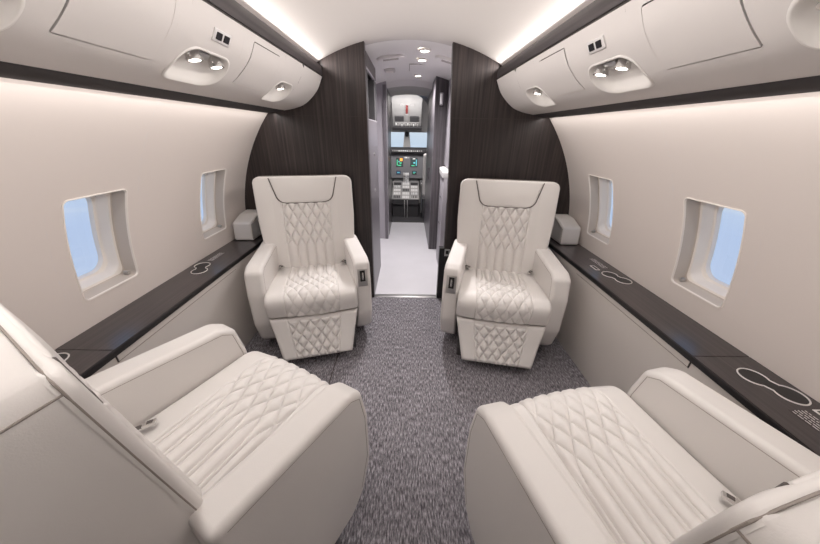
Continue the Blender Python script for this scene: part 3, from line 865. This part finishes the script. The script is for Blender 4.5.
# ceiling arch ahead of the overhead panel
mb = MB()
arc = [(CX + 0.33 * math.cos(a), 1.55 + 0.265 * math.sin(a)) for a in lin(0.35, PI - 0.35, 24)]
arc2 = [(CX + 0.37 * math.cos(a), 1.55 + 0.32 * math.sin(a)) for a in lin(PI - 0.35, 0.35, 24)]
mb.prism(arc + arc2, 4.74, 4.80, 'y'); struct(mb.build('trim_3', M['cock'], smooth=False))

t = thing('instrument_panel', 'cockpit instrument panel with glowing displays under the windshield', 'instrument panel', (CX, 5.72, 0.0))
mb = MB(); mb.prism([(-0.06, 0.55), (0.02, 0.98), (0.30, 0.98), (0.30, 0.55)], -0.72, 0.72, 'x', 0.006, 2); mb.build('panel_face', M['panel_g'], t, wn=True)
mb = MB(); mb.prism([(-0.10, 0.985), (-0.11, 1.045), (-0.05, 1.07), (0.36, 1.06), (0.36, 0.985)], -0.74, 0.74, 'x', 0.012, 3); gs = mb.build('glareshield', M['cock_d'], t, wn=True)
for k in range(15):
    x = -0.25 + k * 0.036
    mb = MB(); mb.box(x, x + 0.018, -0.118, -0.102, 1.008, 1.028, 0.002, 1); mb.build('glareshield_button', M['g_white'] if k in (3, 4, 5, 6, 7, 9, 12) else M['cock_l'], gs)
def pf(x, z, d=0.0): return Vector((x, -0.06 + 0.08 * (z - 0.55) / 0.43 - d, z))
TP = math.atan2(0.08, 0.43)
def screen(name, xc, zc, w, h, mat, marks):
    T = Matrix.Translation(pf(xc, zc)) @ Matrix.Rotation(-TP, 4, 'X')
    m_ = MB(); m_.box(-w / 2 - 0.008, w / 2 + 0.008, -0.008, 0.004, -h / 2 - 0.008, h / 2 + 0.008, 0.002, 1, mat=T); fr = m_.build(name, M['cock_d'], t)
    m_ = MB(); m_.box(-w / 2, w / 2, -0.0095, -0.004, -h / 2, h / 2, mat=T); m_.build('display_glass', mat, fr, smooth=False)
    for (x0, x1, z0, z1, mm) in marks:
        m_ = MB(); m_.box(x0 * w, x1 * w, -0.0110, -0.006, z0 * h, z1 * h, mat=T); m_.build('display_symbols', M[mm], fr, smooth=False)
screen('flight_display', -0.125, 0.82, 0.115, 0.14, M['scr'], [(0.05, .45, 0.15, .5, 'g_orange'), (-.45, -.30, -.4, .3, 'g_green'), (-.25, .25, -.45, -.32, 'g_green'), (.0, .3, -.2, 0.0, 'g_green'), (-.2, .0, .0, .15, 'g_cyan')])
screen('flight_display', 0.135, 0.82, 0.115, 0.14, M['scr'], [(-.2, .2, .38, .5, 'g_white'), (.30, .45, -.4, .35, 'g_cyan'), (-.4, .1, -.45, -.33, 'g_green'), (-.1, .2, -.15, 0.05, 'g_cyan')])
screen('radio_display', -0.145, 0.645, 0.07, 0.05, M['scr_b'], [(-.3, .3, -.1, .15, 'g_cyan')])
screen('radio_display', 0.145, 0.645, 0.07, 0.05, M['scr'], [(-.35, .35, .1, .3, 'g_cyan'), (-.3, .1, -.3, -.1, 'g_green')])
for k in range(5):
    T = Matrix.Translation(pf(CX * 0 - 0.04 + k * 0.02, 0.90)) @ Matrix.Rotation(-TP, 4, 'X')
    mb = MB(); mb.box(-0.008, 0.008, -0.012, 0.0, -0.012, 0.012, 0.002, 1, mat=T); mb.build('indicator', M['g_white'] if k in (1, 2) else M['cock_l'], t)

t = thing('centre_pedestal', 'pale centre pedestal covered in keypads between the pilot seats', 'pedestal', (CX - 0.005, 5.05, 0.0))
mb = MB(); mb.prism([(0.0, 0.20), (0.0, 0.285), (0.55, 0.50), (0.56, 0.53), (0.59, 0.53), (0.59, -0.02), (0.05, -0.02), (0.05, 0.20)], -0.225, 0.225, 'x', 0.008, 2); mb.build('pedestal_body', M['cock_d'], t, wn=True)
mb = MB(); Tp = Matrix.Translation((0, 0.0, 0.288)) @ Matrix.Rotation(math.atan2(0.215, 0.55), 4, 'X')
mb.box(-0.235, 0.235, -0.01, 0.58, 0.0, 0.012, 0.004, 2, mat=Tp); top = mb.build('pedestal_top', M['cock'], t)
for i in range(3):
    for j in range(5):
        xc, yc = -0.15 + i * 0.15, 0.05 + j * 0.108
        mb = MB(); mb.box(xc - 0.065, xc + 0.065, yc - 0.045, yc + 0.045, 0.010, 0.017, 0.003, 1, mat=Tp); kp = mb.build('keypad', M['cock_l'] if (i + j) % 3 else M['cock'], top)
        mb = MB()
        for a in range(4):
            for b in range(3): mb.box(xc - 0.052 + a * 0.028, xc - 0.034 + a * 0.028, yc - 0.034 + b * 0.025, yc - 0.018 + b * 0.025, 0.016, 0.022, mat=Tp)
        if j == 4 and i != 1: kp.data.materials[0] = M['cock_d']
        mb.build('keypad_keys', M['counter'] if (i * 2 + j) % 4 else M['cock_d'], kp, smooth=False)
for x in (-0.035, 0.0, 0.035):
    mb = MB(); mb.tube([(x, 0.45, 0.46), (x, 0.47, 0.57), (x, 0.45, 0.63)], 0.010, 8); mb.box(x - 0.016, x + 0.016, 0.43, 0.47, 0.62, 0.665, 0.006, 2); mb.build('throttle_lever', M['counter'] if x >= 0 else M['cock_l'], t)
for x in (-0.018, 0.030): 
    mb = MB(); mb.box(x - 0.008, x + 0.008, -0.012, 0.06, -0.02, 0.275, 0.003, 1); mb.build('pedestal_post', M['steel'], t)

for s_, lab in ((-1, "left pilot's pale seat half hidden by the cockpit entry"), (1, "right pilot's pale seat half hidden by the cockpit entry")):
    t = thing('pilot_seat', lab, 'pilot seat', (CX + s_ * 0.50, 4.98, 0.0), 0, 'pilot seats')
    mb = MB(); mb.prism([(-0.10, 0.38), (-0.16, 1.02), (-0.06, 1.03), (0.02, 0.40)], -0.235, 0.235, 'x', 0.03, 3); mb.build('backrest', M['cock_l'], t, wn=True)
    mb = MB(); mb.box(-0.235, 0.235, 0.0, 0.45, 0.30, 0.42, 0.03, 3); mb.build('seat', M['cock_l'], t, wn=True)
    mb = MB(); mb.box(-0.22, 0.22, 0.0, 0.42, -0.02, 0.30, 0.01, 2); mb.build('seat_base', M['cock_d'], t)
    mb = MB(); mb.box(-s_ * 0.245 - 0.02, -s_ * 0.245 + 0.02, -0.02, 0.30, 0.52, 0.58, 0.012, 2); mb.tube([(-s_ * 0.245, 0.0, 0.54), (-s_ * 0.245, -0.06, 0.10)], 0.012); mb.build('armrest', M['steel'], t)

# ------------------------------------------------------------------ lights
def area(name, loc, direction, sx, sy, energy, col, spread=180):
    l = bpy.data.lights.new(name, 'AREA'); l.shape = 'RECTANGLE'; l.size = sx; l.size_y = sy; l.energy = energy; l.color = col
    l.spread = math.radians(spread)
    o = bpy.data.objects.new(name, l); COL.objects.link(o); o.location = loc
    d = Vector(direction).normalized()
    z = -d; yv = Vector((0, 1, 0)) if abs(d.y) < 0.9 else Vector((0, 0, 1)); xv = yv.cross(z).normalized(); yv = z.cross(xv)
    o.rotation_euler = Matrix((xv, yv, z)).transposed().to_euler()
    return o
WARM = (1.0, 0.945, 0.905)
YM, YL = (-1.1 + Y_BULK) / 2, (Y_BULK + 1.1) - 0.03
for s_ in (-1, 1):
    area('cove_light', (s_ * 0.579, YM, 1.703), (-s_ * 1.0, 0, 0.02), 0.012, YL, 14.5, WARM, 125)
    area('wall_wash_light', (s_ * 0.905, YM, 1.4195), (s_ * 0.22, 0, -1), 0.014, YL, 4.1, WARM)
for c, aim in BEAMS:
    l = bpy.data.lights.new('reading_beam', 'SPOT'); l.energy = 3.6; l.spot_size = math.radians(110); l.spot_blend = 0.9; l.shadow_soft_size = 0.018; l.color = WARM
    o = bpy.data.objects.new('reading_beam', l); COL.objects.link(o); o.location = c; o.rotation_euler = (-aim).to_track_quat('Z', 'Y').to_euler()
for x, y in DL:
    l = bpy.data.lights.new('downlight_beam', 'SPOT'); l.energy = 46; l.spot_size = math.radians(150); l.spot_blend = 0.8; l.shadow_soft_size = 0.03; l.color = (1, 0.96, 0.95)
    o = bpy.data.objects.new('downlight_beam', l); COL.objects.link(o); o.location = (x, y, 1.83)
area('cockpit_fill_light', (CX, 4.80, 1.55), (0, 1, -0.55), 0.5, 0.25, 11, (1, 0.97, 0.96))  # added unseen fill behind the arch, no real fitting; brightens the flight deck

# sky outside the windows
wd = bpy.data.worlds.new('sky'); SC.world = wd; wd.use_nodes = True; nt = wd.node_tree
bg = nt.nodes['Background']; tc = nt.nodes.new('ShaderNodeTexCoord'); sp = nt.nodes.new('ShaderNodeSeparateXYZ')
rp = nt.nodes.new('ShaderNodeValToRGB'); e = rp.color_ramp.elements
mr = nt.nodes.new('ShaderNodeMapRange'); mr.inputs[1].default_value = -1; mr.inputs[2].default_value = 1
e[0].position = 0.25; e[0].color = (0.55, 0.64, 0.82, 1)
e[1].position = 0.85; e[1].color = (0.25, 0.42, 0.75, 1)
for p, c in ((0.40, (0.49, 0.61, 0.84, 1)), (0.47, (0.60, 0.72, 0.87, 1)), (0.50, (0.72, 0.82, 0.92, 1)), (0.60, (0.50, 0.66, 0.88, 1))):
    q = e.new(p); q.color = c
mp = nt.nodes.new('ShaderNodeMapping'); mp.inputs['Scale'].default_value = (3, 3, 14)
nz = nt.nodes.new('ShaderNodeTexNoise'); nz.inputs['Scale'].default_value = 1.6; nz.inputs['Detail'].default_value = 5
cr = nt.nodes.new('ShaderNodeValToRGB'); cr.color_ramp.elements[0].position = 0.48; cr.color_ramp.elements[1].position = 0.78
cr.color_ramp.elements[1].color = (0.6, 0.6, 0.6, 1)
mx = nt.nodes.new('ShaderNodeMix'); mx.data_type = 'RGBA'; mx.inputs[7].default_value = (0.80, 0.84, 0.90, 1)
Lk = nt.links.new
Lk(tc.outputs['Generated'], sp.inputs[0]); Lk(sp.outputs['Z'], mr.inputs[0]); Lk(mr.outputs[0], rp.inputs['Fac'])
Lk(tc.outputs['Generated'], mp.inputs['Vector']); Lk(mp.outputs['Vector'], nz.inputs['Vector']); Lk(nz.outputs['Fac'], cr.inputs['Fac'])
Lk(cr.outputs['Color'], mx.inputs[0]); Lk(rp.outputs['Color'], mx.inputs[6]); Lk(mx.outputs[2], bg.inputs['Color'])
bg.inputs['Strength'].default_value = 1.0

# ------------------------------------------------------------------ camera
P, Yw, RO = math.radians(25.31), math.radians(0.61), math.radians(1.0)
Rz = Matrix.Rotation(-Yw, 3, 'Z')
f0, r0, u0 = Rz @ Vector((0, math.cos(P), -math.sin(P))), Rz @ Vector((1, 0, 0)), Rz @ Vector((0, math.sin(P), math.cos(P)))
right = r0 * math.cos(RO) + u0 * math.sin(RO); up = -r0 * math.sin(RO) + u0 * math.cos(RO)
cam = bpy.data.cameras.new('camera'); cam.sensor_width = 36; cam.lens = 36 * 296 / 820; cam.clip_start = 0.02
co = bpy.data.objects.new('camera', cam); COL.objects.link(co)
co.matrix_world = Matrix.Translation((0, 0, 1.32)) @ Matrix((right, up, -f0)).transposed().to_4x4()
SC.camera = co

SC.view_settings.view_transform = 'Standard'; SC.view_settings.look = 'None'
SC.view_settings.gamma = 1.0; SC.view_settings.exposure = 0.0; SC.view_settings.use_curve_mapping = False
SC.cycles.use_denoising = True; SC.cycles.max_bounces = 14; SC.cycles.diffuse_bounces = 8; SC.cycles.transparent_max_bounces = 8
SC.cycles.sample_clamp_indirect = 6.0; SC.cycles.caustics_reflective = False; SC.cycles.caustics_refractive = False
